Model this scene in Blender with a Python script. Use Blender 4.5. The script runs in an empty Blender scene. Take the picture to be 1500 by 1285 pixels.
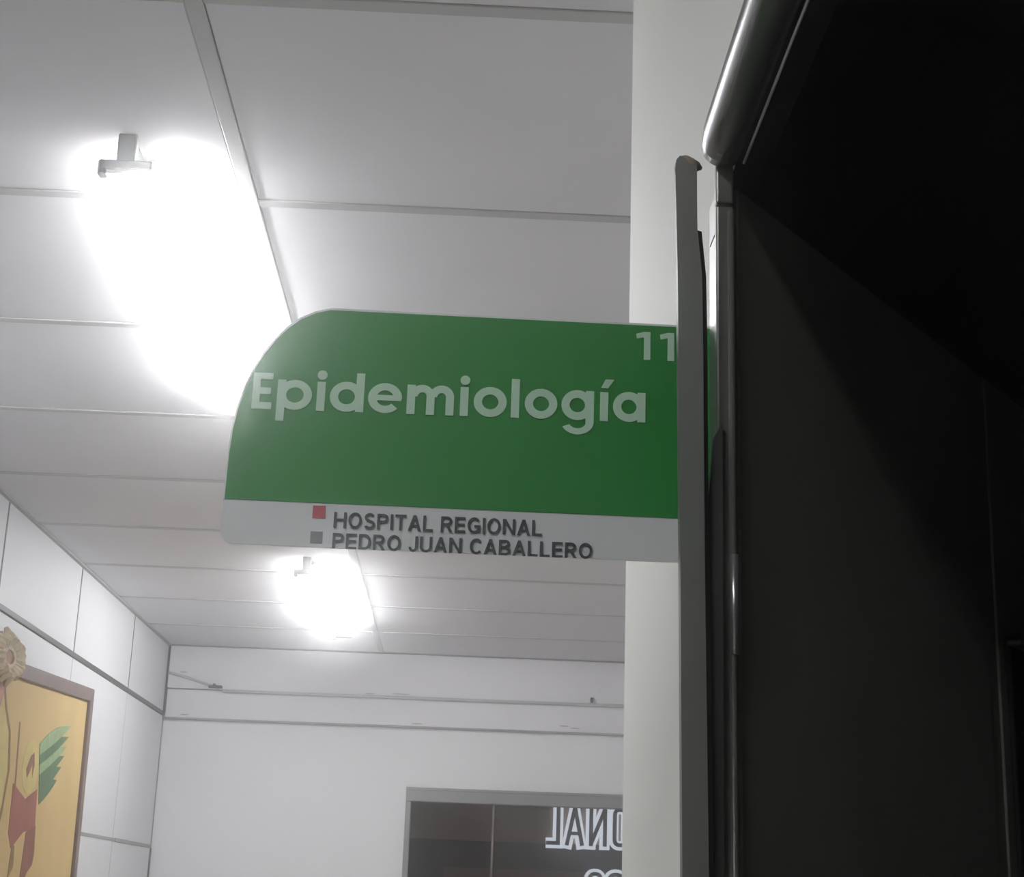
import bpy, bmesh, math, random
from mathutils import Vector, Matrix

S = bpy.context.scene
COL = S.collection
random.seed(7)
EYE = 1.6                     # camera height above the floor
CEIL = 2.69

# ------------------------------------------------------------------ camera
cam_d = bpy.data.cameras.new('camera')
cam = bpy.data.objects.new('camera', cam_d)
COL.objects.link(cam)
cam_d.sensor_width = 36.0
cam_d.lens = 36.0 * 2315.0 / 1500.0
cam_d.clip_start = 0.02
pitch, yaw, roll = 0.2868, 0.02577, 0.03493
fwd = Vector((math.sin(yaw) * math.cos(pitch), math.cos(yaw) * math.cos(pitch), math.sin(pitch)))
rt0 = Vector((math.cos(yaw), -math.sin(yaw), 0))
up0 = rt0.cross(fwd)
rt = math.cos(roll) * rt0 + math.sin(roll) * up0
up = -math.sin(roll) * rt0 + math.cos(roll) * up0
cam.matrix_world = Matrix(((rt.x, up.x, -fwd.x, 0), (rt.y, up.y, -fwd.y, 0), (rt.z, up.z, -fwd.z, EYE), (0, 0, 0, 1)))
S.camera = cam

# ------------------------------------------------------------------ world and exposure
W = bpy.data.worlds.new('world')
S.world = W
W.use_nodes = True
W.node_tree.nodes['Background'].inputs[0].default_value = (0.6, 0.65, 0.75, 1)
W.node_tree.nodes['Background'].inputs[1].default_value = 0.07
WV = W.node_tree.nodes.new('ShaderNodeVolumeScatter')     # scattering volume added to imitate lens glow around the lit tubes
WV.inputs['Density'].default_value = 0.07
WV.inputs['Anisotropy'].default_value = 0.97
W.node_tree.links.new(WV.outputs[0], W.node_tree.nodes['World Output'].inputs['Volume'])
S.cycles.volume_bounces = 1
S.cycles.max_bounces = 9
S.view_settings.view_transform = 'Standard'
S.view_settings.look = 'None'
S.view_settings.exposure = 0.15
S.view_settings.gamma = 1.0
S.view_settings.use_curve_mapping = False
TUBE_STRENGTH = 102.0         # the fluorescent tubes
FILL_TUBE_STRENGTH = 46.0     # added unseen batten behind the viewer, lights the sign front
HALO_STRENGTH = 1.05          # backlit letters beyond the glass door

# ------------------------------------------------------------------ materials
MATS = {}
def mat(name, col, rough=0.6, metal=0.0, var=0.04, scale=6.0, bump=0.0, spec=0.5, stretch=None):
    if name in MATS: return MATS[name]
    m = bpy.data.materials.new(name); m.use_nodes = True
    nt = m.node_tree; b = nt.nodes['Principled BSDF']
    b.inputs['Roughness'].default_value = rough
    b.inputs['Metallic'].default_value = metal
    b.inputs['Specular IOR Level'].default_value = spec
    tc = nt.nodes.new('ShaderNodeTexCoord')
    mp = nt.nodes.new('ShaderNodeMapping')
    if stretch: mp.inputs['Scale'].default_value = stretch
    nz = nt.nodes.new('ShaderNodeTexNoise')
    nz.inputs['Scale'].default_value = scale; nz.inputs['Detail'].default_value = 4
    nt.links.new(tc.outputs['Object'], mp.inputs[0]); nt.links.new(mp.outputs[0], nz.inputs['Vector'])
    rp = nt.nodes.new('ShaderNodeValToRGB')
    rp.color_ramp.elements[0].position = 0.3; rp.color_ramp.elements[1].position = 0.7
    rp.color_ramp.elements[0].color = (*[c * (1 - var) for c in col], 1)
    rp.color_ramp.elements[1].color = (*[min(1, c * (1 + var)) for c in col], 1)
    nt.links.new(nz.outputs[0], rp.inputs[0]); nt.links.new(rp.outputs[0], b.inputs['Base Color'])
    if bump:
        bp = nt.nodes.new('ShaderNodeBump'); bp.inputs['Strength'].default_value = bump
        bp.inputs['Distance'].default_value = 0.002
        nt.links.new(nz.outputs[0], bp.inputs['Height']); nt.links.new(bp.outputs[0], b.inputs['Normal'])
    MATS[name] = m
    return m

def emit(name, col, strength):
    m = bpy.data.materials.new(name); m.use_nodes = True
    nt = m.node_tree; nt.nodes.clear()
    e = nt.nodes.new('ShaderNodeEmission'); e.inputs[0].default_value = (*col, 1); e.inputs[1].default_value = strength
    o = nt.nodes.new('ShaderNodeOutputMaterial'); nt.links.new(e.outputs[0], o.inputs[0])
    return m

def glass(name, tint, film):
    """thin door glass: clear tint, fresnel reflection and a little whitish film"""
    m = bpy.data.materials.new(name); m.use_nodes = True
    nt = m.node_tree; nt.nodes.clear()
    t = nt.nodes.new('ShaderNodeBsdfTransparent'); t.inputs[0].default_value = (*tint, 1)
    d = nt.nodes.new('ShaderNodeBsdfDiffuse'); d.inputs[0].default_value = (0.75, 0.75, 0.72, 1)
    g = nt.nodes.new('ShaderNodeBsdfGlossy'); g.inputs['Roughness'].default_value = 0.03
    fr = nt.nodes.new('ShaderNodeFresnel'); fr.inputs[0].default_value = 1.27
    nz = nt.nodes.new('ShaderNodeTexNoise'); nz.inputs['Scale'].default_value = 3
    mu = nt.nodes.new('ShaderNodeMath'); mu.operation = 'MULTIPLY'; mu.inputs[1].default_value = film * 2
    nt.links.new(nz.outputs[0], mu.inputs[0])
    a = nt.nodes.new('ShaderNodeMixShader'); b = nt.nodes.new('ShaderNodeMixShader')
    o = nt.nodes.new('ShaderNodeOutputMaterial')
    nt.links.new(mu.outputs[0], a.inputs[0]); nt.links.new(t.outputs[0], a.inputs[1]); nt.links.new(d.outputs[0], a.inputs[2])
    nt.links.new(fr.outputs[0], b.inputs[0]); nt.links.new(a.outputs[0], b.inputs[1]); nt.links.new(g.outputs[0], b.inputs[2])
    nt.links.new(b.outputs[0], o.inputs[0])
    return m

M_tile   = mat('ceiling tile', (0.75, 0.74, 0.76), 0.85, var=0.02, scale=3)
M_bar    = mat('ceiling bar paint', (0.52, 0.52, 0.52), 0.5, var=0.03)
M_panel  = mat('partition laminate', (0.65, 0.65, 0.66), 0.45, var=0.02, scale=2)
M_joint  = mat('partition joint', (0.08, 0.075, 0.075), 0.6)
M_joint2 = mat('pale partition joint', (0.27, 0.27, 0.26), 0.6)
M_rail   = mat('dark rail', (0.035, 0.030, 0.032), 0.5)
M_far    = mat('far wall paint', (0.86, 0.86, 0.87), 0.7, var=0.02, scale=1.5, bump=0.05)
M_board  = mat('white board', (0.82, 0.81, 0.83), 0.6, var=0.03, scale=2)
M_right  = mat('right wall paint', (0.74, 0.74, 0.69), 0.65, var=0.02, scale=2, bump=0.05)
M_floor  = mat('floor tile', (0.74, 0.72, 0.69), 0.3, var=0.08, scale=2)
M_alu    = mat('aluminium', (0.30, 0.30, 0.30), 0.45, metal=0.3, var=0.03)
M_edge   = mat('grey edge strip', (0.36, 0.35, 0.36), 0.9)
M_dark   = mat('dark clip', (0.03, 0.03, 0.035), 0.5)
M_cable  = mat('white cable', (0.50, 0.50, 0.51), 0.5)
M_black  = mat('black enamel', (0.36, 0.355, 0.33), 0.5, var=0.12, scale=5, spec=0.35)
M_dim    = mat('darkened office walls', (0.30, 0.305, 0.305), 0.9, spec=0.1)  # dark wall colour stands in for the shade of an unlit room
M_frame  = mat('dark gloss frame paint', (0.045, 0.045, 0.043), 0.27, var=0.1, scale=20, spec=0.6)
M_jamb   = mat('worn frame metal', (0.17, 0.165, 0.155), 0.33, metal=0.35, var=0.3, scale=30, stretch=(1, 1, 0.25))
M_case   = mat('grey casing', (0.14, 0.146, 0.13), 0.5, var=0.12, scale=14, stretch=(1, 1, 0.3))
M_case_d = mat('dark casing lip', (0.045, 0.045, 0.042), 0.5, var=0.1)
M_brown  = mat('brown sealant', (0.26, 0.20, 0.13), 0.7, var=0.2, scale=60)
M_steel  = mat('bright steel', (0.55, 0.55, 0.55), 0.3, metal=0.8)
M_white  = mat('white acrylic', (0.76, 0.78, 0.78), 0.35, var=0.01)
M_green  = mat('green sign vinyl', (0.014, 0.215, 0.032), 0.4, var=0.04, scale=8)
M_letter = mat('pale green lettering', (0.52, 0.74, 0.56), 0.45, var=0.02)
M_ink    = mat('charcoal ink', (0.055, 0.065, 0.07), 0.6)
M_red    = mat('faded red ink', (0.50, 0.10, 0.12), 0.6)
M_grey   = mat('grey ink', (0.20, 0.21, 0.21), 0.6)
M_lamp   = mat('white lamp housing', (0.70, 0.70, 0.70), 0.4)
M_hold   = mat('grey lampholder', (0.05, 0.05, 0.05), 0.5)
M_tube   = emit('lit fluorescent tube', (0.97, 0.98, 1.0), TUBE_STRENGTH)
M_tube_fill  = emit('added fluorescent tube behind', (0.97, 0.98, 1.0), FILL_TUBE_STRENGTH)
M_halo   = emit('backlit halo', (0.80, 0.86, 1.0), HALO_STRENGTH)
M_glass  = glass('clear door glass', (0.86, 0.80, 0.78), 0.006)
M_glass2 = glass('whitish door glass', (0.86, 0.86, 0.84), 0.03)  # diffuse whitish film makes this pane lighter
M_porch  = mat('porch render', (0.46, 0.335, 0.29), 0.8, var=0.08, scale=1.2)
M_porch2 = mat('painted reflection', (0.025, 0.006, 0.006), 0.8, var=0.15, scale=2)  # these band tones stand in for reflections in the door glass
M_porch3 = mat('painted reflection band', (0.27, 0.175, 0.155), 0.8, var=0.1, scale=1.2)
M_lett   = mat('letter body', (0.03, 0.035, 0.07), 0.5)
M_pframe = mat('brown picture frame', (0.13, 0.09, 0.085), 0.5, var=0.2, scale=12)
M_yellow = mat('ochre canvas', (0.55, 0.39, 0.165), 0.75, var=0.07, scale=5)
M_leaf   = mat('green leaf print', (0.05, 0.135, 0.065), 0.7, var=0.2, scale=25)
M_leaf2  = mat('light green leaf print', (0.24, 0.36, 0.19), 0.7, var=0.2, scale=25)
M_ros    = mat('red print', (0.25, 0.07, 0.06), 0.7, var=0.2, scale=10)
M_ros2   = mat('dark red print', (0.19, 0.06, 0.05), 0.7, var=0.2, scale=14)
M_pale   = mat('pale yellow print', (0.56, 0.46, 0.17), 0.7, var=0.1, scale=12)
M_stem   = mat('brown line print', (0.20, 0.11, 0.04), 0.7, var=0.2)
M_straw  = mat('straw', (0.58, 0.48, 0.33), 0.8, var=0.2, scale=40)
M_pink   = mat('dusty pink', (0.42, 0.22, 0.18), 0.8, var=0.2, scale=20)

# ------------------------------------------------------------------ mesh helpers
def wroot(p):
    """world offset of a parent chain (no rotations are used on parents)"""
    v = Vector((0, 0, 0))
    while p is not None:
        v += p.location; p = p.parent
    return v

def obj(name, bm, m, parent=None, smooth=False, loc=None):
    """link the bmesh (given in world coordinates) as ONE mesh object"""
    base = Vector(loc) if loc else wroot(parent)
    bmesh.ops.translate(bm, verts=bm.verts, vec=-base)
    bmesh.ops.recalc_face_normals(bm, faces=bm.faces)
    me = bpy.data.meshes.new(name)
    bm.to_mesh(me); bm.free()
    for x in (m if isinstance(m, (list, tuple)) else [m]): me.materials.append(x)
    if smooth:
        for p in me.polygons: p.use_smooth = True
    o = bpy.data.objects.new(name, me); COL.objects.link(o)
    if parent is not None:
        o.parent = parent; o.location = base - wroot(parent)
    else:
        o.location = base
    return o

def box(bm, x0, x1, y0, y1, z0, z1, bev=0.0, seg=1):
    r = bmesh.ops.create_cube(bm, size=1.0)
    vs = r['verts']
    for v in vs:
        v.co = Vector((x0 + (v.co.x + .5) * (x1 - x0), y0 + (v.co.y + .5) * (y1 - y0), z0 + (v.co.z + .5) * (z1 - z0)))
    if bev:
        es = list({e for v in vs for e in v.link_edges})
        bmesh.ops.bevel(bm, geom=es, offset=bev, segments=seg, affect='EDGES', profile=0.5)
    return bm

def B(*a, **k): return box(bmesh.new(), *a, **k)

def poly(bm, pts, axis, a, b):
    """extrude a 2-D outline along an axis from a to b; 2-D = the other two axes in order"""
    def P(u, v, w):
        return {'x': (w, u, v), 'y': (u, w, v), 'z': (u, v, w)}[axis]
    va = [bm.verts.new(P(u, v, a)) for u, v in pts]
    vb = [bm.verts.new(P(u, v, b)) for u, v in pts]
    n = len(pts)
    bm.faces.new(va); bm.faces.new(vb[::-1])
    for i in range(n):
        bm.faces.new((va[i], vb[i], vb[(i + 1) % n], va[(i + 1) % n]))
    return bm

def ring(bm, cu, cv, ro, ri, a0, a1, axis, a, b, n=28, sv=1.0):
    """an annular sector extruded along an axis"""
    full = abs(a1 - a0) >= 359.9
    outer, inner = [], []
    k = n if full else n + 1
    for i in range(k):
        t = math.radians(a0 + (a1 - a0) * i / n)
        outer.append((cu + ro * math.cos(t), cv + sv * ro * math.sin(t)))
        inner.append((cu + ri * math.cos(t), cv + sv * ri * math.sin(t)))
    def P(p, w): return {'x': (w, p[0], p[1]), 'y': (p[0], w, p[1]), 'z': (p[0], p[1], w)}[axis]
    L = [[bm.verts.new(P(p, w)) for p in pts] for pts in (outer, inner) for w in (a, b)]   # oa ob ia ib
    m = k if full else k - 1
    for i in range(m):
        j = (i + 1) % k
        bm.faces.new((L[0][i], L[0][j], L[2][j], L[2][i]))
        bm.faces.new((L[1][i], L[1][j], L[3][j], L[3][i]))
        bm.faces.new((L[0][i], L[0][j], L[1][j], L[1][i]))
        bm.faces.new((L[2][i], L[2][j], L[3][j], L[3][i]))
    if not full:
        for i in (0, k - 1):
            bm.faces.new((L[0][i], L[1][i], L[3][i], L[2][i]))
    return bm

def tube(bm, pts, rad, n=12, cap=True):
    """round tube along a list of 3-D points; rad may be a list"""
    pts = [Vector(p) for p in pts]
    rad = rad if isinstance(rad, (list, tuple)) else [rad] * len(pts)
    rings = []
    prev = None
    for i, p in enumerate(pts):
        d = (pts[min(i + 1, len(pts) - 1)] - pts[max(i - 1, 0)]).normalized()
        if prev is None:
            ref = Vector((0, 0, 1)) if abs(d.z) < 0.9 else Vector((1, 0, 0))
            u = d.cross(ref).normalized()
        else:
            u = (prev - d * prev.dot(d)).normalized()
        v = d.cross(u); prev = u
        rings.append([bm.verts.new(p + rad[i] * (math.cos(2 * math.pi * k / n) * u + math.sin(2 * math.pi * k / n) * v)) for k in range(n)])
    for A, C in zip(rings, rings[1:]):
        for k in range(n):
            bm.faces.new((A[k], A[(k + 1) % n], C[(k + 1) % n], C[k]))
    if cap:
        bm.faces.new(rings[0]); bm.faces.new(rings[-1])
    return bm

def thing(name, label, cat, loc, group=None):
    o = bpy.data.objects.new(name, None); COL.objects.link(o)
    o.empty_display_size = 0.05
    o.location = loc; o['label'] = label; o['category'] = cat
    if group: o['group'] = group
    return o

def struct(name, bm, m, label=None):
    o = obj(name, bm, m); o['kind'] = 'structure'
    if label: o['label'] = label
    return o

def copy_tree(o, parent=None, only=None):
    c = o.copy(); COL.objects.link(c); c.parent = parent
    for ch in list(o.children): copy_tree(ch, c)
    return c

# ------------------------------------------------------------------ the setting: levels and planes
XL, XW, YF = -1.35, 0.1744, 7.28        # left wall, near right wall, far wall
YB, XR = -4.6, 1.45                      # back wall, right wall of the hall beyond
YE = 1.705                               # far end of the near right wall

floor = struct('floor', B(XL - .1, 2.3, YB - .1, YF + .1, -0.08, 0), M_floor, 'pale tiled corridor floor below the frame')

# ceiling: plenum slab, lay-in tiles and bars as pieces
ceiling = struct('ceiling', B(XL - .1, 2.3, YB - .1, YF + .1, CEIL + .02, CEIL + .08), M_tile, 'white suspended ceiling of large lay-in tiles over the corridor')
BW = 0.024
cols = [(XL, -0.379), (-0.379, 0.841), (0.841, XR)]
rows = [3.005 + 0.6135 * k for k in range(-13, 8)]
rows = [y for y in rows if YB < y < YF - .1]
edges_y = [YB] + rows + [YF]
tile_me = {}
for (x0, x1) in cols:
    for y0, y1 in zip(edges_y, edges_y[1:]):
        key = (round(x1 - x0, 3), round(y1 - y0, 3))
        w, d = x1 - x0 - BW - .0012, y1 - y0 - BW - .0012
        if key not in tile_me:
            t = obj('ceiling_tile', B(-w / 2, w / 2, -d / 2, d / 2, -.008, .008, bev=.002), M_tile, ceiling, loc=(0, 0, 0))
            tile_me[key] = t.data
        else:
            t = bpy.data.objects.new('ceiling_tile', tile_me[key]); COL.objects.link(t); t.parent = ceiling
        t.location = ((x0 + x1) / 2, (y0 + y1) / 2, CEIL + .008 + random.uniform(0, .0008))
for x in (-0.379, 0.841):
    obj('ceiling_bar', B(x - BW / 2, x + BW / 2, YB, YF, CEIL - .002, CEIL + .018, bev=.001), M_bar, ceiling)
for y in rows:
    for (x0, x1) in cols:
        obj('ceiling_bar', B(x0 + BW / 2, x1 - BW / 2, y - BW * .5, y + BW * .5, CEIL - .0015, CEIL + .018, bev=.001), M_bar, ceiling)

# left partition wall: laminate panels with rails between them
wall_left = struct('wall_left', B(XL - .08, XL - .012, YB, YF + .1, 0, CEIL + .02), M_joint, 'white laminate partition wall with dark joints along the left')
seams = [5.51 - .955 * k for k in range(10, -1, -1)] + [6.465, YF]
seams = [s for s in seams if s > YB]
seams = [YB] + seams
Z1, Z2 = 2.378, 1.794                     # dark rail, lower rail
pan = {}
for i, (y0, y1) in enumerate(zip(seams, seams[1:])):
    for (z0, z1, g) in ((Z1 + .010, CEIL, .005), (Z2 + .004, Z1 - .010, .0042), (0.10, Z2 - .004, .0042)):
        key = (round(y1 - y0, 3), z0)
        if key not in pan:
            w, h = y1 - y0 - 2 * g, z1 - z0
            p = obj('wall_panel', B(-.006, .006, -w / 2, w / 2, -h / 2, h / 2, bev=.0015), M_panel, wall_left, loc=(0, 0, 0))
            pan[key] = p.data
        else:
            p = bpy.data.objects.new('wall_panel', pan[key]); COL.objects.link(p); p.parent = wall_left
        p.location = (XL - .006, (y0 + y1) / 2, (z0 + z1) / 2)
for y in seams[1:-1]:
    obj('panel_joint', B(XL - .010, XL + .001, y - .0055, y + .0055, Z1 + .008, CEIL), M_joint, wall_left)
    obj('panel_joint', B(XL - .010, XL - .001, y - .004, y + .004, Z2, Z1 - .008), M_joint2, wall_left)
    obj('panel_joint', B(XL - .010, XL - .001, y - .004, y + .004, 0.1, Z2 - .006), M_joint2, wall_left)
obj('wall_rail', B(XL - .010, XL + .006, YB, YF, Z1 - .009, Z1 + .009, bev=.002), M_rail, wall_left)
obj('wall_rail', B(XL - .010, XL + .002, YB, 6.50, Z2 - .006, Z2 + .006), M_joint2, wall_left)
obj('wall_rail', B(XL - .010, XL + .004, 6.505, YF, Z2 - .008, Z2 + .008, bev=.002), mat('grey rail', (0.24, 0.24, 0.24), 0.5), wall_left)
obj('corner_profile', B(XL - .010, XL + .010, YF - .018, YF - .002, Z1 + .009, CEIL), M_joint, wall_left)
obj('corner_profile', B(XL - .010, XL + .004, YF - .008, YF - .002, Z2, Z1 - .009), M_joint2, wall_left)
obj('corner_profile', B(XL - .010, XL + .006, YF - .016, YF - .002, 0, Z2 - .008), M_joint, wall_left)
obj('baseboard_strip', B(XL - .010, XL + .008, YB, YF - .024, 0, 0.1), M_joint2, wall_left)

# far wall with the glazed doorway
DX0, DX1, DZ = -0.232, 1.06, 2.092
bm = bmesh.new()
box(bm, XL, DX0, YF, YF + .1, 0, CEIL + .02)
box(bm, DX1, XR + .1, YF, YF + .1, 0, CEIL + .02)
box(bm, DX0, DX1, YF, YF + .1, DZ, CEIL + .02)
wall_far = struct('wall_far', bm, M_far, 'white end wall with two boards across its top above a glass door')
obj('board', B(XL + .012, XR, YF - .030, YF, 2.493, CEIL - .006, bev=.002), M_board, wall_far)
obj('board', B(XL + .012, XR, YF - .018, YF, 2.362, 2.489, bev=.002), M_board, wall_far)
# cable: slack from the corner to a clip, then straight along the board's lower edge
pts = [(XL + .013, YF - .035, 2.560)] + [(XL + .013 + (.205) * t, YF - .038, 2.560 - .055 * t - -.003 * math.sin(math.pi * t)) for t in (.25, .5, .75, 1)]
obj('cable', tube(bmesh.new(), pts + [(-1.09, YF - .036, 2.492)], .006, 8), M_cable, wall_far, smooth=True)
obj('cable_channel', B(-1.085, XR, YF - .042, YF - .019, 2.481, 2.4925, bev=.002), M_cable, wall_far)
obj('edge_line', B(XL + .012, XR, YF - .024, YF - .001, 2.355, 2.362), M_edge, wall_far)  # grey strip along the second board's lower edge
bm = bmesh.new(); box(bm, -1.150, -1.088, YF - .052, YF - .030, 2.497, 2.509, bev=.003); box(bm, -1.130, -1.118, YF - .055, YF - .030, 2.503, 2.516, bev=.002)
obj('cable_clip', bm, M_dark, wall_far)
bm = bmesh.new(); box(bm, .586, .600, YF - .046, YF - .030, 2.497, 2.520, bev=.003); box(bm, .589, .597, YF - .056, YF - .040, 2.495, 2.503, bev=.002)
obj('wall_hook', bm, M_dark, wall_far)
for (x, z, w, h) in ((-1.27, 2.566, .035, .006), (-1.25, 2.376, .045, .006), (.47, 2.388, .05, .006), (.52, 2.380, .05, .005), (-.20, 2.374, .06, .005), (-.42, 2.500, .05, .004), (-.28, 2.503, .10, .004)):
    y = YF - (.030 if z > 2.49 else .018)
    pts = [(x + w * .5 * math.cos(t) * random.uniform(.8, 1.1), z + h * .5 * math.sin(t)) for t in [2 * math.pi * k / 10 for k in range(10)]]
    obj('scuff', poly(bmesh.new(), pts, 'y', y - .0006, y), mat('scuff', (0.44, 0.43, 0.44), 0.9), wall_far)
t = struct('trim_1', B(XL + .012, XR, YF - .036, YF - .002, CEIL - .006, CEIL - .0005), mat('dark angle', (0.30, 0.29, 0.29), 0.7), 'grey angle trim where the end wall meets the ceiling')
t = struct('trim_2', B(XL, XL + .014, YB, YF, CEIL - .006, CEIL - .0005), mat('pale angle', (0.40, 0.39, 0.39), 0.7), 'grey angle trim where the left partition meets the ceiling')

# near right wall around the office doorway, and the end of the office block
YJ0, YJ1, ZH = 0.20, 1.03, 2.10
bm = bmesh.new()
box(bm, XW, XW + .012, YB, YJ0, 0, CEIL)
box(bm, XW, XW + .012, YJ1, YE, 0, CEIL)
box(bm, XW, XW + .012, YJ0, YJ1, ZH, CEIL)
box(bm, XW + .012, 2.2, YE - .025, YE, 0, CEIL)
wall_right = struct('wall_right', bm, M_right, 'off-white wall end beside the dark doorway, behind the green sign')
bm = bmesh.new()
box(bm, XW + .013, 2.2, YE - .05, YE - .026, 0, 2.62)            # end
box(bm, 2.16, 2.2, -1.6, YE - .05, 0, 2.62)                       # side
box(bm, XW + .013, 2.2, -1.64, -1.6, 0, 2.62)                     # near end
box(bm, XW + .013, 2.2, -1.64, YE - .026, 2.62, 2.66)             # lid
box(bm, XW + .0125, XW + .018, -1.6, YJ0, 0, 2.62)
box(bm, XW + .0125, XW + .018, YJ0, YJ1, ZH, 2.62)
box(bm, XW + .0125, XW + .018, YJ1 + .12, YE - .05, 0, 2.62)
struct('wall_office', bm, M_dim, 'inside of the unlit office seen through the doorway, coloured dark for its shade')
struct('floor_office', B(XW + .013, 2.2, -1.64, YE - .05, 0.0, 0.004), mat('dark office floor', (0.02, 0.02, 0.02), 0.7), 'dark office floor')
struct('wall_hall', B(XR, XR + .08, YE - .025, YF + .1, 0, CEIL + .02), M_far, 'white side wall of the hall, hidden behind the near wall')
struct('wall_hall_near', B(2.2, 2.28, YB, YE - .026, 0, CEIL), M_far, 'outer side wall')
struct('wall_back', B(XL, XW, YB - .08, YB, 0, CEIL + .02), M_far, 'white wall behind the viewer')

# ------------------------------------------------------------------ office door (door_1): frame head, jamb, casing strip, leaf
door = bpy.data.objects.new('door_1', None); COL.objects.link(door); door.location = (XW, 1.0, 0)
door['kind'] = 'structure'; door['label'] = 'black steel door standing open into the dark office, with glossy frame at right'
# rounded head of the frame
pts = [(.1640, YJ0, 2.1075), (.1640, .6, 2.1075), (.1640, .96, 2.1065), (.1640, .975, 2.106), (.1640, .984, 2.1055)]
head = obj('frame_head', tube(bmesh.new(), pts, [.0176, .0176, .0170, .0160, .0152], 28), M_frame, door, smooth=True)
obj('head_lip', tube(bmesh.new(), [(.1775, YJ0, 2.0928), (.1768, .975, 2.0905)], .0011, 8), mat('painted seam highlight', (0.55, 0.55, 0.55), 0.35), head, smooth=True)  # pale colour on the lip paints in the thin highlight line
obj('head_flange', B(.1725, .1950, YJ0, 1.031, 2.0930, 2.0998), mat('black frame soffit', (0.008, 0.008, 0.008), 0.8, spec=0.1), head)
# jamb: worn metal angle with a seam near the top
for (z0, z1) in ((0.0, 2.0625), (2.0645, 2.094)):
    bm = bmesh.new()
    box(bm, .1592, .1712, .985, .993, z0, z1, bev=.0015, seg=2)
    box(bm, .1664, .1712, .992, 1.060, z0, z1)
    box(bm, .1700, .1743, 1.030, 1.060, z0, z1)
    obj('jamb', bm, M_jamb, door)
bead = tube(bmesh.new(), [(.1690, .9838, 0), (.1690, .9838, 2.058)], .0022, 10)
obj('jamb_bead', bead, M_jamb, door, smooth=True)
# grey casing strip leaning off the jamb in its upper part
prof = [(0.0, .1352, .1545), (.9, .1352, .1545), (1.62, .1348, .1540), (1.81, .1330, .1517), (1.96, .1312, .1507), (2.004, .1306, .1500), (2.036, .1298, .1470), (2.060, .1292, .1468), (2.079, .1286, .1467), (2.0865, .1294, .1465), (2.0895, .1318, .1440)]
bm = bmesh.new(); rr = []
for z, a, b in prof:
    rr.append([bm.verts.new(p) for p in ((a, .9665, z), (b - .0035, .9655, z - (.0035 if z > 2.08 else 0)), (b - .0035, .9765, z - (.0035 if z > 2.08 else 0)), (a, .9765, z))])
for A, C in zip(rr, rr[1:]):
    for k in range(4): bm.faces.new((A[k], A[(k + 1) % 4], C[(k + 1) % 4], C[k]))
bm.faces.new(rr[0]); bm.faces.new(rr[-1])
casing = obj('casing_strip', bm, M_case, door)
bm = bmesh.new(); rr = []
for z, a, b in prof[:7]:
    rr.append([bm.verts.new(p) for p in ((b - .0035, .968, z), (b, .970, z), (b, .9765, z), (b - .0035, .9765, z))])
for A, C in zip(rr, rr[1:]):
    for k in range(4): bm.faces.new((A[k], A[(k + 1) % 4], C[(k + 1) % 4], C[k]))
bm.faces.new(rr[0]); bm.faces.new(rr[-1])
obj('casing_lip', bm, M_case_d, casing)
bm = bmesh.new()
bmesh.ops.create_icosphere(bm, subdivisions=2, radius=1.0)
for v in bm.verts:
    k = 1 + .15 * math.sin(9 * v.co.x + 5 * v.co.z)
    v.co = Vector((.1400 + .0068 * v.co.x * k, .9700 + .0055 * v.co.y, 2.0855 + .0042 * v.co.z * k - .0035 * v.co.x))
obj('sealant', bm, M_brown, casing, smooth=True)
# web plate that ties the casing to the jamb lower down
obj('casing_web', poly(bmesh.new(), [(.1500, 0), (.1615, 0), (.1615, 1.905), (.1560, 1.895), (.1530, 1.86), (.1500, 1.83)], 'y', .9770, .9840), M_case_d, door)
# leaf: folded steel sheet swung into the office
hx, hy = .1768, 1.0012
dxy = Vector((.6183, .7859, 0)); nrm = Vector((.7859, -.6183, 0))
def leaf_box(bm, t0, t1, n0, n1, z0, z1, bev=.001):
    b2 = bmesh.new(); box(b2, t0, t1, n0, n1, z0, z1, bev=bev)
    for v in b2.verts: v.co = Vector((hx, hy, 0)) + dxy * v.co.x + nrm * v.co.y + Vector((0, 0, v.co.z))
    me = bpy.data.meshes.new('tmp'); b2.to_mesh(me); b2.free(); bm.from_mesh(me); bpy.data.meshes.remove(me)
    return bm
bm = bmesh.new()
leaf_box(bm, 0, .452, -.0045, 0, .012, 2.084)
leaf = obj('door_leaf', bm, M_black, door)
obj('leaf_stile', leaf_box(bmesh.new(), .452, .475, -.006, -.0012, .012, 2.084), M_black, leaf)
obj('lock_panel', leaf_box(bmesh.new(), .475, .775, -.004, .0006, .012, 2.084), M_black, leaf)
bm = bmesh.new(); leaf_box(bm, .06, .09, -.03, -.0046, .02, 2.07); leaf_box(bm, .72, .75, -.03, -.0031, .02, 2.07)
leaf_box(bm, .09, .72, -.03, -.0065, 2.04, 2.07); leaf_box(bm, .09, .72, -.03, -.0065, .02, .05)
obj('back_frame', bm, M_black, leaf)
obj('bolt_plate', leaf_box(bmesh.new(), .492, .62, .0006, .006, 1.60, 1.845, bev=.001), mat('bolt plate paint', (0.010, 0.010, 0.010), 0.6), leaf)
obj('slide_bolt', leaf_box(bmesh.new(), .488, .64, .004, .018, 1.8355, 1.8405, bev=.0015), M_steel, leaf)
for z in (.30, 1.05, 1.787):
    obj('hinge', tube(bmesh.new(), [(.1697, .9832, z - .032), (.1697, .9832, z + .032)], .0027, 12), M_steel, door, smooth=True)

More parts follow.
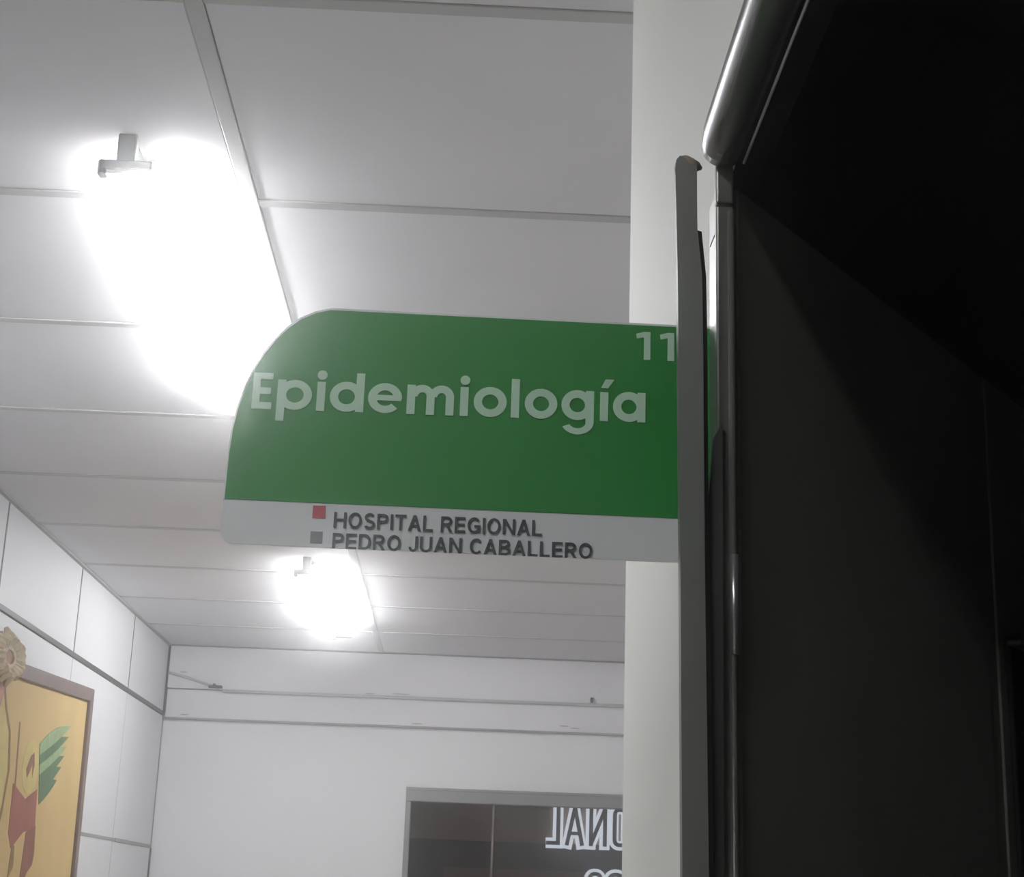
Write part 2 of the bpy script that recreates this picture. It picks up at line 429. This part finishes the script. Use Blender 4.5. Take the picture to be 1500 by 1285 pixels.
# ------------------------------------------------------------------ glazed door in the far wall (door_2)
door2 = bpy.data.objects.new('door_2', None); COL.objects.link(door2); door2.location = (DX0, YF, 0)
door2['kind'] = 'structure'; door2['label'] = 'glass door with grey aluminium frame in the white end wall'
bm = bmesh.new(); box(bm, DX0, DX1, YF - .012, YF + .06, 2.030, DZ, bev=.003); box(bm, DX0, DX1, YF - .016, YF - .010, 2.080, DZ, bev=.001)
obj('frame_head', bm, M_alu, door2)
obj('frame_jamb', B(DX0, DX0 + .024, YF - .012, YF + .06, 0, 2.030, bev=.003), M_alu, door2)
obj('frame_jamb', B(DX1 - .024, DX1, YF - .012, YF + .06, 0, 2.030, bev=.003), M_alu, door2)
obj('glass_pane', B(DX0 + .024, .172, YF + .018, YF + .024, .01, 2.030), M_glass, door2)
obj('glass_pane', B(.160, DX1 - .024, YF + .030, YF + .036, .01, 2.030), M_glass2, door2)
obj('edge_strip', B(.158, .168, YF + .012, YF + .018, .01, 2.030), mat('pane edge', (0.20, 0.17, 0.165), 0.4), door2)

# the porch beyond the glass
YP = 8.20
struct('floor_porch', B(-1.5, 2.2, YF + .1, YP + .1, -.08, 0), M_floor, 'porch floor beyond the glass door')
struct('ceiling_porch', B(-1.5, 2.2, YF + .1, YP + .1, 2.75, 2.8), M_porch, 'porch ceiling')
bm = bmesh.new()
box(bm, -1.5, 2.2, YP, YP + .1, 1.905, 2.75)
box(bm, -1.5, 2.2, YP + .06, YP + .1, 0, 1.905)
box(bm, -1.5, -1.42, YF + .1, YP + .1, 0, 2.75); box(bm, 2.12, 2.2, YF + .1, YP + .1, 0, 2.75)
porch = struct('wall_porch', bm, M_porch, 'brown grey porch wall behind the glass door')
obj('reflection_panel', B(-1.42, .155, YP + .052, YP + .06, 1.2, 1.905), M_porch2, porch)  # panels and band coloured to imitate reflections in the glass
obj('reflection_panel', B(.155, 2.12, YP + .050, YP + .06, 1.2, 1.905), mat('painted reflection grey', (0.09, 0.08, 0.085), 0.8), porch)
obj('reflection_band', B(-.055, 2.12, YP + .010, YP + .050, 1.2, 1.770), M_porch3, porch)

# backlit letters, seen from behind so they read mirrored
def stroke(bm, p, q, w, y0, y1):
    d = Vector((q[0] - p[0], q[1] - p[1])); d.normalize(); n = Vector((-d.y, d.x)) * w / 2
    e = d * 0.0
    return poly(bm, [(p[0] + n.x, p[1] + n.y), (p[0] - n.x, p[1] - n.y), (q[0] - n.x, q[1] - n.y), (q[0] + n.x, q[1] + n.y)], 'y', y0, y1)
def oval(bm, x0, x1, z0, z1, w, y0, y1):
    r = (x1 - x0) * .42; pts = []
    for (cx, cz, a) in ((x1 - r, z1 - r, 0), (x0 + r, z1 - r, 90), (x0 + r, z0 + r, 180), (x1 - r, z0 + r, 270)):
        for k in range(6):
            t = math.radians(a + 18 * k); pts.append((cx, cz, t))
    n = len(pts); L = [[], [], [], []]
    for (cx, cz, t) in pts:
        for j, (rad, y) in enumerate(((r + w / 2, y0), (r + w / 2, y1), (max(r - w / 2, .002), y0), (max(r - w / 2, .002), y1))):
            L[j].append(bm.verts.new((cx + rad * math.cos(t), y, cz + rad * math.sin(t))))
    for i in range(n):
        j = (i + 1) % n
        for a, b in ((0, 2), (1, 3), (0, 1), (2, 3)):
            bm.faces.new((L[a][i], L[a][j], L[b][j], L[b][i]))
    return bm
def glyph(ch, x0, x1, z0, z1, w, y0, y1):
    bm = bmesh.new(); xm = (x0 + x1) / 2
    if ch == 'L': stroke(bm, (x1, z0 - w / 2), (x1, z1), w, y0, y1); stroke(bm, (x0, z0), (x1, z0), w, y0, y1)
    if ch == 'A':
        stroke(bm, (x0, z0 - w / 2), (xm, z1), w, y0, y1); stroke(bm, (x1, z0 - w / 2), (xm, z1), w, y0, y1)
        zb = z0 + (z1 - z0) * .28; k = (x1 - x0) * .16; stroke(bm, (x0 + k, zb), (x1 - k, zb), w * .9, y0, y1)
    if ch == 'N': stroke(bm, (x0, z0 - w / 2), (x0, z1), w, y0, y1); stroke(bm, (x1, z0 - w / 2), (x1, z1), w, y0, y1); stroke(bm, (x1, z1), (x0, z0), w, y0, y1)
    if ch == 'O': oval(bm, x0, x1, z0, z1, w, y0, y1)
    if ch == 'R':
        stroke(bm, (x1, z0), (x1, z1), w, y0, y1); zm = (z0 + z1) / 2; stroke(bm, (x0, z0), (xm, zm), w, y0, y1)
        oval(bm, x0, x1, zm, z1, w, y0, y1)
    return bm
WORDS = {'L': 'first from the left', 'A': 'second from the left', 'N': 'third from the left', 'O': 'fourth from the left'}
for (ch, x0, x1, z0, z1, lab) in (
        ('L', .452, .512, 1.905, 2.085, 'dark backlit letter L, mirrored, leftmost of the upper row behind the glass'),
        ('A', .556, .634, 1.905, 2.082, 'dark backlit letter A in the upper row behind the glass'),
        ('N', .678, .748, 1.905, 2.080, 'dark backlit letter N, mirrored, in the upper row behind the glass'),
        ('O', .797, .852, 1.905, 2.078, 'dark backlit letter O ending the upper row beside the near wall'),
        ('O', .676, .732, 1.600, 1.762, 'dark backlit letter O of the lower row, only its top in view'),
        ('R', .775, .840, 1.600, 1.762, 'dark backlit letter R, mirrored, in the lower row behind the glass')):
    low = z0 < 1.8
    yb = YP + .010 if low else YP
    root = thing('backlit_letter', lab, 'letter', ((x0 + x1) / 2, yb, z0), 'backlit sign letters behind the glass door')
    obj('letter_halo', glyph(ch, x0, x1, z0, z1, .051, yb - .012, yb), M_halo, root)
    obj('letter_body', glyph(ch, x0, x1, z0, z1, .0185, yb - .034, yb - .012), M_lett, root)

# ------------------------------------------------------------------ fluorescent battens
def batten(label, y0, mt):
    x = -0.512; y1 = y0 + 1.21; zt = CEIL - .0125
    root = thing('fluorescent_lamp', label, 'lamp', (x, (y0 + y1) / 2, CEIL), 'fluorescent battens along the corridor ceiling')
    bm = bmesh.new()                                    # slim white spine between the two tubes
    box(bm, x - .026, x + .026, y0 + .012, y1 - .012, CEIL - .016, CEIL - .0025, bev=.003, seg=2)
    obj('housing', bm, M_lamp, root)
    for s in (-1, 1):
        obj('tube', tube(bmesh.new(), [(x + s * .040, y0 + .010, zt), (x + s * .040, y1 - .010, zt)], .0095, 16), mt, root, smooth=True)
    for y, d in ((y0, -1), (y1, 1)):
        yc = y + d * (.066 if d < 0 else .012); xb = x - .022 if d < 0 else x + .012; bm = bmesh.new()
        box(bm, xb - .040, xb + .040, yc - .009, yc + .009, CEIL - .063, CEIL - .046, bev=.003)
        box(bm, xb - .040, xb - .027, yc - .009, yc + .009, CEIL - .072, CEIL - .050, bev=.003)
        br = obj('end_bracket', bm, M_hold, root)
        bm = bmesh.new(); box(bm, xb - .014, xb + .014, yc - .008, yc + .008, CEIL - .050, CEIL - .0025, bev=.002)
        ya, yb_ = sorted((yc, y - d * .02)); box(bm, xb - .008, xb + .012, ya, yb_, CEIL - .012, CEIL - .0025)
        obj('bracket_stem', bm, M_hold, br)
    return root
batten('lit twin fluorescent batten, the large near one above the green sign', 2.232, M_tube)
batten('lit twin fluorescent batten, the small far one below the green sign', 5.245, M_tube)
r = batten('added twin fluorescent batten overhead behind the viewer, unseen, lighting the sign front', -0.78, M_tube_fill)  # extra lamp added to light the front of the sign

# ------------------------------------------------------------------ the projecting sign
YS = 1.09
sign = thing('projecting_sign', 'green and white projecting sign with pale lettering fixed to the right wall', 'sign', (XW, YS, 1.93))
outline = [(-.1745, .245), (-.1715, .2385), (-.1660, .2365), (.1735, .2360), (.1735, .4140), (-.108, .4155), (-.1190, .4125), (-.1300, .4070), (-.1390, .3995), (-.1470, .3905), (-.1550, .3785), (-.1615, .3660), (-.1665, .3520), (-.1702, .3370), (-.1728, .3200), (-.1740, .3020), (-.1745, .285)]
up_ = lambda pts: [(x, z + EYE) for x, z in pts]
obj('board', poly(bmesh.new(), up_(outline), 'y', YS, YS + .004), M_white, sign)
green = [(-.1735, .2682), (.1733, .2675), (.1733, .4122), (-.1080, .4137), (-.1185, .4108), (-.1292, .4054), (-.1380, .3980), (-.1458, .3892), (-.1538, .3773), (-.1602, .3650), (-.1653, .3514), (-.1690, .3366), (-.1717, .3198), (-.1730, .3018)]
obj('green_face', poly(bmesh.new(), up_(green), 'y', YS - .0006, YS - .00005), M_green, sign)
# room name in a round geometric letter, built from rings and bars
la, lb = YS - .0012, YS - .0007
layer = [0]
def nx():
    """front of the next stroke: strokes overlap, so each sits a hair above the last"""
    layer[0] += 1
    return la - layer[0] * 3e-6

kx = lambda px: -.1600 + (px - 371.0) * .284 / (948.0 - 371.0)
zb0, zb1 = 1.9355, 1.9375
zbase = lambda x: zb0 + (zb1 - zb0) * (x + .16) / .284
XH, ASC, ST = .0228, .0295, .0060
bm = bmesh.new()
def R_(px0, px1, h0, h1):
    x0, x1 = kx(px0), kx(px1); z = zbase((x0 + x1) / 2); box(bm, x0, x1, nx(), lb, z + h0, z + h1)
def O_(px0, px1, a0=0, a1=360, dz=0):
    x0, x1 = kx(px0), kx(px1); ro = (x1 - x0) / 2; z = zbase((x0 + x1) / 2)
    ring(bm, (x0 + x1) / 2, z + XH / 2 + dz, ro, ro - ST, a0, a1, 'y', nx(), lb, 32, XH / (x1 - x0))
    return (x0 + x1) / 2, z, ro
def D_(px, h=.0272):
    x = kx(px); z = zbase(x)
    poly(bm, [(x + .0036 * math.cos(t), z + h + .0036 * math.sin(t)) for t in [2 * math.pi * k / 18 for k in range(18)]], 'y', nx(), lb)
R_(371, 382, 0, .0275); R_(382, 400, 0, .0052); R_(382, 398, .0113, .0163); R_(382, 400, .0223, .0275)        # E
R_(407, 419, -.0085, XH); O_(408, 458)                                                                    # p
R_(465, 477, 0, XH - .0008); D_(471.5)                                                                     # i
O_(484, 533); R_(522, 534, 0, ASC)                                                                         # d
cx, z, ro = O_(540, 590, 0, 318)                                                                           # e
box(bm, cx - ro + .003, cx + ro - .0004, nx(), lb, z + XH / 2 - .0018, z + XH / 2 + .0024)
R_(597, 609, 0, XH - .0005); R_(625.5, 637.5, 0, XH * .62); R_(654, 666, 0, XH * .62)                      # m
for p0, p1 in ((601, 637.5), (629.5, 666)):
    x0, x1 = kx(p0), kx(p1); ro = (x1 - x0) / 2
    ring(bm, (x0 + x1) / 2, zbase(x0) + XH - ro - .0002, ro, ro - ST + .0002, 0, 180, 'y', nx(), lb, 20)
R_(675, 687, 0, XH - .0008); D_(681.5)                                                                     # i
O_(695, 743.5)                                                                                             # o
R_(750, 762, 0, ASC)                                                                                       # l
O_(770, 818)                                                                                               # o
O_(824, 871); R_(860, 872, -.0020, XH - .0004)                                                             # g
x0, x1 = kx(824), kx(872); ro = (x1 - x0) / 2
ring(bm, (x0 + x1) / 2, zbase(x0) - .0010, ro, ro - ST + .0004, 205, 360, 'y', nx(), lb, 22, .82)
R_(881, 893, 0, XH - .0008)                                                                                # i with accent
x = kx(882); z = zbase(x); poly(bm, [(x, z + .0250), (x + .0050, z + .0250), (x + .0098, z + .0318), (x + .0032, z + .0318)], 'y', nx(), lb)
O_(900, 947); R_(936, 948, 0, XH - .0004)                                                                  # a
obj('room_name_lettering', bm, M_letter, sign)
bm = bmesh.new()
for xr in (.1272, .1447):
    box(bm, xr - .0048, xr, nx(), lb, 1.9855, 2.0072)
    poly(bm, [(xr - .0048, 2.0072), (xr - .0105, 2.0055), (xr - .0100, 2.0018), (xr - .0048, 2.0030)], 'y', nx(), lb)
obj('room_number_lettering', bm, M_letter, sign)

# block capitals of the hospital lines, each letter built from bars and arcs (unit cap height, stroke 0.155)
SW = .155
def cap(bm, ch, ox, oz, k, kw):
    """one capital at (ox, oz), cap height k, horizontal scale kw; returns its width in cap heights"""
    def bar(*p):
        q = [(ox + a * kw, oz + b * k) for a, b in p]
        poly(bm, q, 'y', nx(), lb)
    def v(x0, z0=0., z1=1.): bar((x0, z0), (x0 + SW, z0), (x0 + SW, z1), (x0, z1))
    def h(x0, x1, z0): bar((x0, z0), (x1, z0), (x1, z0 + SW * .92), (x0, z0 + SW * .92))
    def d(x0, z0, x1, z1, w=SW * 1.12): bar((x0 - w / 2, z0), (x0 + w / 2, z0), (x1 + w / 2, z1), (x1 - w / 2, z1))
    def arc(cx, cz, rx, rz, a0, a1, w=SW):
        n = 22; o, i_ = [], []
        for t in [math.radians(a0 + (a1 - a0) * j / n) for j in range(n + 1)]:
            o.append((cx + rx * math.cos(t), cz + rz * math.sin(t))); i_.append((cx + (rx - w) * math.cos(t), cz + (rz - w) * math.sin(t)))
        y = nx()
        V = [[bm.verts.new((ox + a * kw, yy, oz + b * k)) for a, b in L] for L in (o, i_) for yy in (y, lb)]
        for j in range(n):
            for a, b in ((0, 2), (1, 3), (0, 1), (2, 3)): bm.faces.new((V[a][j], V[a][j + 1], V[b][j + 1], V[b][j]))
        for j in (0, n): bm.faces.new((V[0][j], V[1][j], V[3][j], V[2][j]))
    if ch == 'H': v(0); v(.57); h(.1, .6, .45); return .725
    if ch == 'I': v(0); return SW
    if ch == 'L': v(0); h(.1, .58, 0); return .58
    if ch == 'T': h(0, .64, 1 - SW * .92); v(.2425); return .64
    if ch == 'E': v(0); h(.1, .62, 0); h(.1, .58, .44); h(.1, .61, 1 - SW * .92); return .62
    if ch == 'N': v(0); v(.57); d(.09, 1, .635, 0, .17); return .725
    if ch == 'A': d(.075, 0, .37, 1, .165); d(.665, 0, .37, 1, .165); h(.18, .56, .24); return .74
    if ch == 'O': arc(.39, .5, .39, .52, 0, 360); return .78
    if ch == 'C': arc(.38, .5, .38, .52, 42, 318); return .70
    if ch == 'G': arc(.39, .5, .39, .52, 42, 335); v(.60, .06, .50); h(.40, .75, .38); return .76
    if ch == 'D': v(0); h(.1, .36, 0); h(.1, .36, 1 - SW * .92); arc(.34, .5, .36, .5, -90, 90); return .70
    if ch == 'U': v(0, .30); v(.55, .30); arc(.3525, .33, .3525, .35, 180, 360); return .705
    if ch == 'J': v(.36, .28); arc(.2575, .29, .2575, .31, 180, 360); return .515
    if ch in 'PR':
        v(0); h(.1, .38, 1 - SW * .92); h(.1, .38, .42); arc(.36, .71, .29, .29, -90, 90)
        if ch == 'R': d(.60, 0, .36, .46, .18); return .69
        return .65
    if ch == 'B':
        v(0)
        for z in (0, .45, 1 - SW * .92): h(.1, .40, z)
        arc(.37, .745, .26, .255, -90, 90); arc(.38, .285, .30, .285, -90, 90); return .68
    if ch == 'S':
        arc(.33, .735, .29, .285, 25, 270); arc(.33, .275, .32, .295, -155, 90); return .65
    return .22
def caps(body, x0, x1, z0, k):
    layer[0] = 0
    def run(bm, kw):
        x = 0.0
        for c in body: x += cap(bm, c, x0 + x * kw, z0, k, kw) + .115
        return x - .115
    t = bmesh.new(); wd = run(t, k); t.free()
    bm = bmesh.new(); run(bm, (x1 - x0) / wd)
    return obj('hospital_lettering', bm, M_ink, sign)
caps('HOSPITAL REGIONAL', -.0955, .0515, 1.8505, .0112)
caps('PEDRO JUAN CABALLERO', -.0955, .0875, 1.8355, .0110)
obj('red_square', B(-.1108, -.1018, YS - .0006, YS - .0001, 1.8570, 1.8660), M_red, sign)
obj('grey_square', B(-.1112, -.1028, YS - .0006, YS - .0001, 1.8388, 1.8472), M_grey, sign)
obj('wall_bracket', B(.1690, XW - .0002, YS + .0042, YS + .010, 1.840, 2.012, bev=.001), M_case_d, sign)

# ------------------------------------------------------------------ framed picture on the left partition
pic = thing('framed_picture', 'brown framed ochre picture with green leaves and red shapes on the left partition', 'picture', (XL, 5.03, 1.35))
ang = math.radians(2.7); uu = Vector((math.cos(ang), math.sin(ang))); vv = Vector((-math.sin(ang), math.cos(ang)))
TR = Vector((5.757, 2.292)); PW, PH, FB = 1.46, 1.74, .045
def uv(a, b): p = TR - uu * (PW - a) - vv * (PH - b); return (p.x, p.y)       # a from the left, b from the bottom
X0 = XL + .0005
canvas = obj('canvas', poly(bmesh.new(), [uv(.03, .03), uv(PW - .03, .03), uv(PW - .03, PH - .03), uv(.03, PH - .03)], 'x', X0 + .004, X0 + .018), M_yellow, pic)
for q in (((0, 0), (PW, 0), (PW - FB, FB), (FB, FB)), ((PW, 0), (PW, PH), (PW - FB, PH - FB), (PW - FB, FB)),
          ((PW, PH), (0, PH), (FB, PH - FB), (PW - FB, PH - FB)), ((0, PH), (0, 0), (FB, FB), (FB, PH - FB))):
    bm = poly(bmesh.new(), [uv(*p) for p in q], 'x', X0, X0 + .030)
    bmesh.ops.bevel(bm, geom=list(bm.edges), offset=.002, segments=1, affect='EDGES')
    obj('frame_bar', bm, M_pframe, pic)
def flat(name, pts, m, lift):
    return obj(name, poly(bmesh.new(), [(y, z + EYE) for y, z in pts], 'x', X0 + .018, X0 + .018 + lift), m, canvas)
# leaf blades fanning up to the right
tips = [(5.513, .535), (5.495, .497), (5.480, .462), (5.462, .430), (5.440, .392), (5.400, .345)]
for k, (ty, tz) in enumerate(tips):
    by, bz = 5.135 + .012 * k, .425 - .030 * k
    d = Vector((ty - by, tz - bz)); n = Vector((-d.y, d.x)).normalized() * .021
    pts = []
    for s in [i / 8 for i in range(9)]:
        w = (1.0 - s ** 2.2) * (0.75 + .25 * math.sin(math.pi * s)); pts.append((by + d.x * s + n.x * w, bz + d.y * s + n.y * w + .012 * math.sin(math.pi * s)))
    for s in [i / 8 for i in range(7, -1, -1)]:
        w = (1.0 - s ** 2.2); pts.append((by + d.x * s - n.x * w, bz + d.y * s - n.y * w))
    flat('leaf_blade', pts, M_leaf2 if k in (0, 2) else M_leaf, .0010 + .0002 * (6 - k))
flat('red_shape', [(4.880, .300), (5.035, .262), (5.165, .300), (5.190, .175), (5.060, .165), (4.990, .135), (4.935, .112), (4.890, .155)], M_ros, .0009)
flat('red_shape', [(4.945, .120), (4.975, .122), (4.990, .060), (4.935, .020)], M_stem, .0008)
flat('red_shape', [(5.090, .165), (5.195, .190), (5.215, .105), (5.205, .070), (5.150, .045), (5.110, .000), (5.075, .020)], M_ros2, .0011)
ro = []
for k in range(20):
    t = 2 * math.pi * k / 20; ro.append((5.055 + .095 * math.cos(t), .360 + .082 * math.sin(t)))
flat('pale_disc', ro, M_pale, .0006)
flat('dark_drop', [(5.005, .350), (5.045, .395), (5.082, .408), (5.098, .370), (5.085, .330), (5.072, .372), (5.055, .350), (5.025, .325)], M_ros2, .0009)
flat('twig', [(4.868, .480), (4.882, .480), (4.915, .285), (4.900, .285)], M_stem, .0008)
flat('pale_strip', [(4.58, .520), (4.675, .500), (4.755, .440), (4.790, .320), (4.765, .200), (4.700, .060), (4.60, .02)], M_pale, .0005)
pl = [(4.660, .560), (4.700, .505), (4.770, .440), (4.808, .330), (4.785, .215), (4.735, .080)]
bm = bmesh.new()
poly(bm, [(y, z + EYE) for y, z in pl] + [(y + .018, z + EYE + .002) for y, z in pl[::-1]], 'x', X0 + .018, X0 + .0188)
obj('curved_line', bm, M_stem, canvas)
flat('dark_strip', [(4.55, .40), (4.650, .470), (4.665, .330), (4.58, .20)], M_stem, .0008)
flat('pink_shape', [(4.52, .600), (4.640, .610), (4.675, .560), (4.650, .500), (4.560, .470)], M_pink, .0008)
# woven straw rosette fixed over the top bar of the frame
rc = (4.585, 2.235)
rosette = bmesh.new()
for k in range(18):
    t = 2 * math.pi * k / 18; r0, r1 = .060, .150 + .016 * ((k * 7) % 3)
    y0, z0, y1, z1 = rc[0] + r0 * math.cos(t), rc[1] + r0 * .45 * math.sin(t), rc[0] + r1 * math.cos(t), rc[1] + r1 * .45 * math.sin(t)
    tube(rosette, [(X0 + .034, y0, z0), (X0 + .046, (y0 + y1) / 2, (z0 + z1) / 2), (X0 + .034, y1, z1)], [.012, .019, .006], 8)
ring(rosette, rc[0], rc[1], .075, .045, 0, 360, 'x', X0 + .0300, X0 + .048, 24, .45)
ro_ = obj('straw_rosette', rosette, M_straw, pic)
bm = bmesh.new()
poly(bm, [(rc[0] + .05 * math.cos(t), rc[1] + .022 * math.sin(t)) for t in [2 * math.pi * k / 16 for k in range(16)]], 'x', X0 + .030, X0 + .042)
obj('rosette_centre', bm, M_pink, ro_)
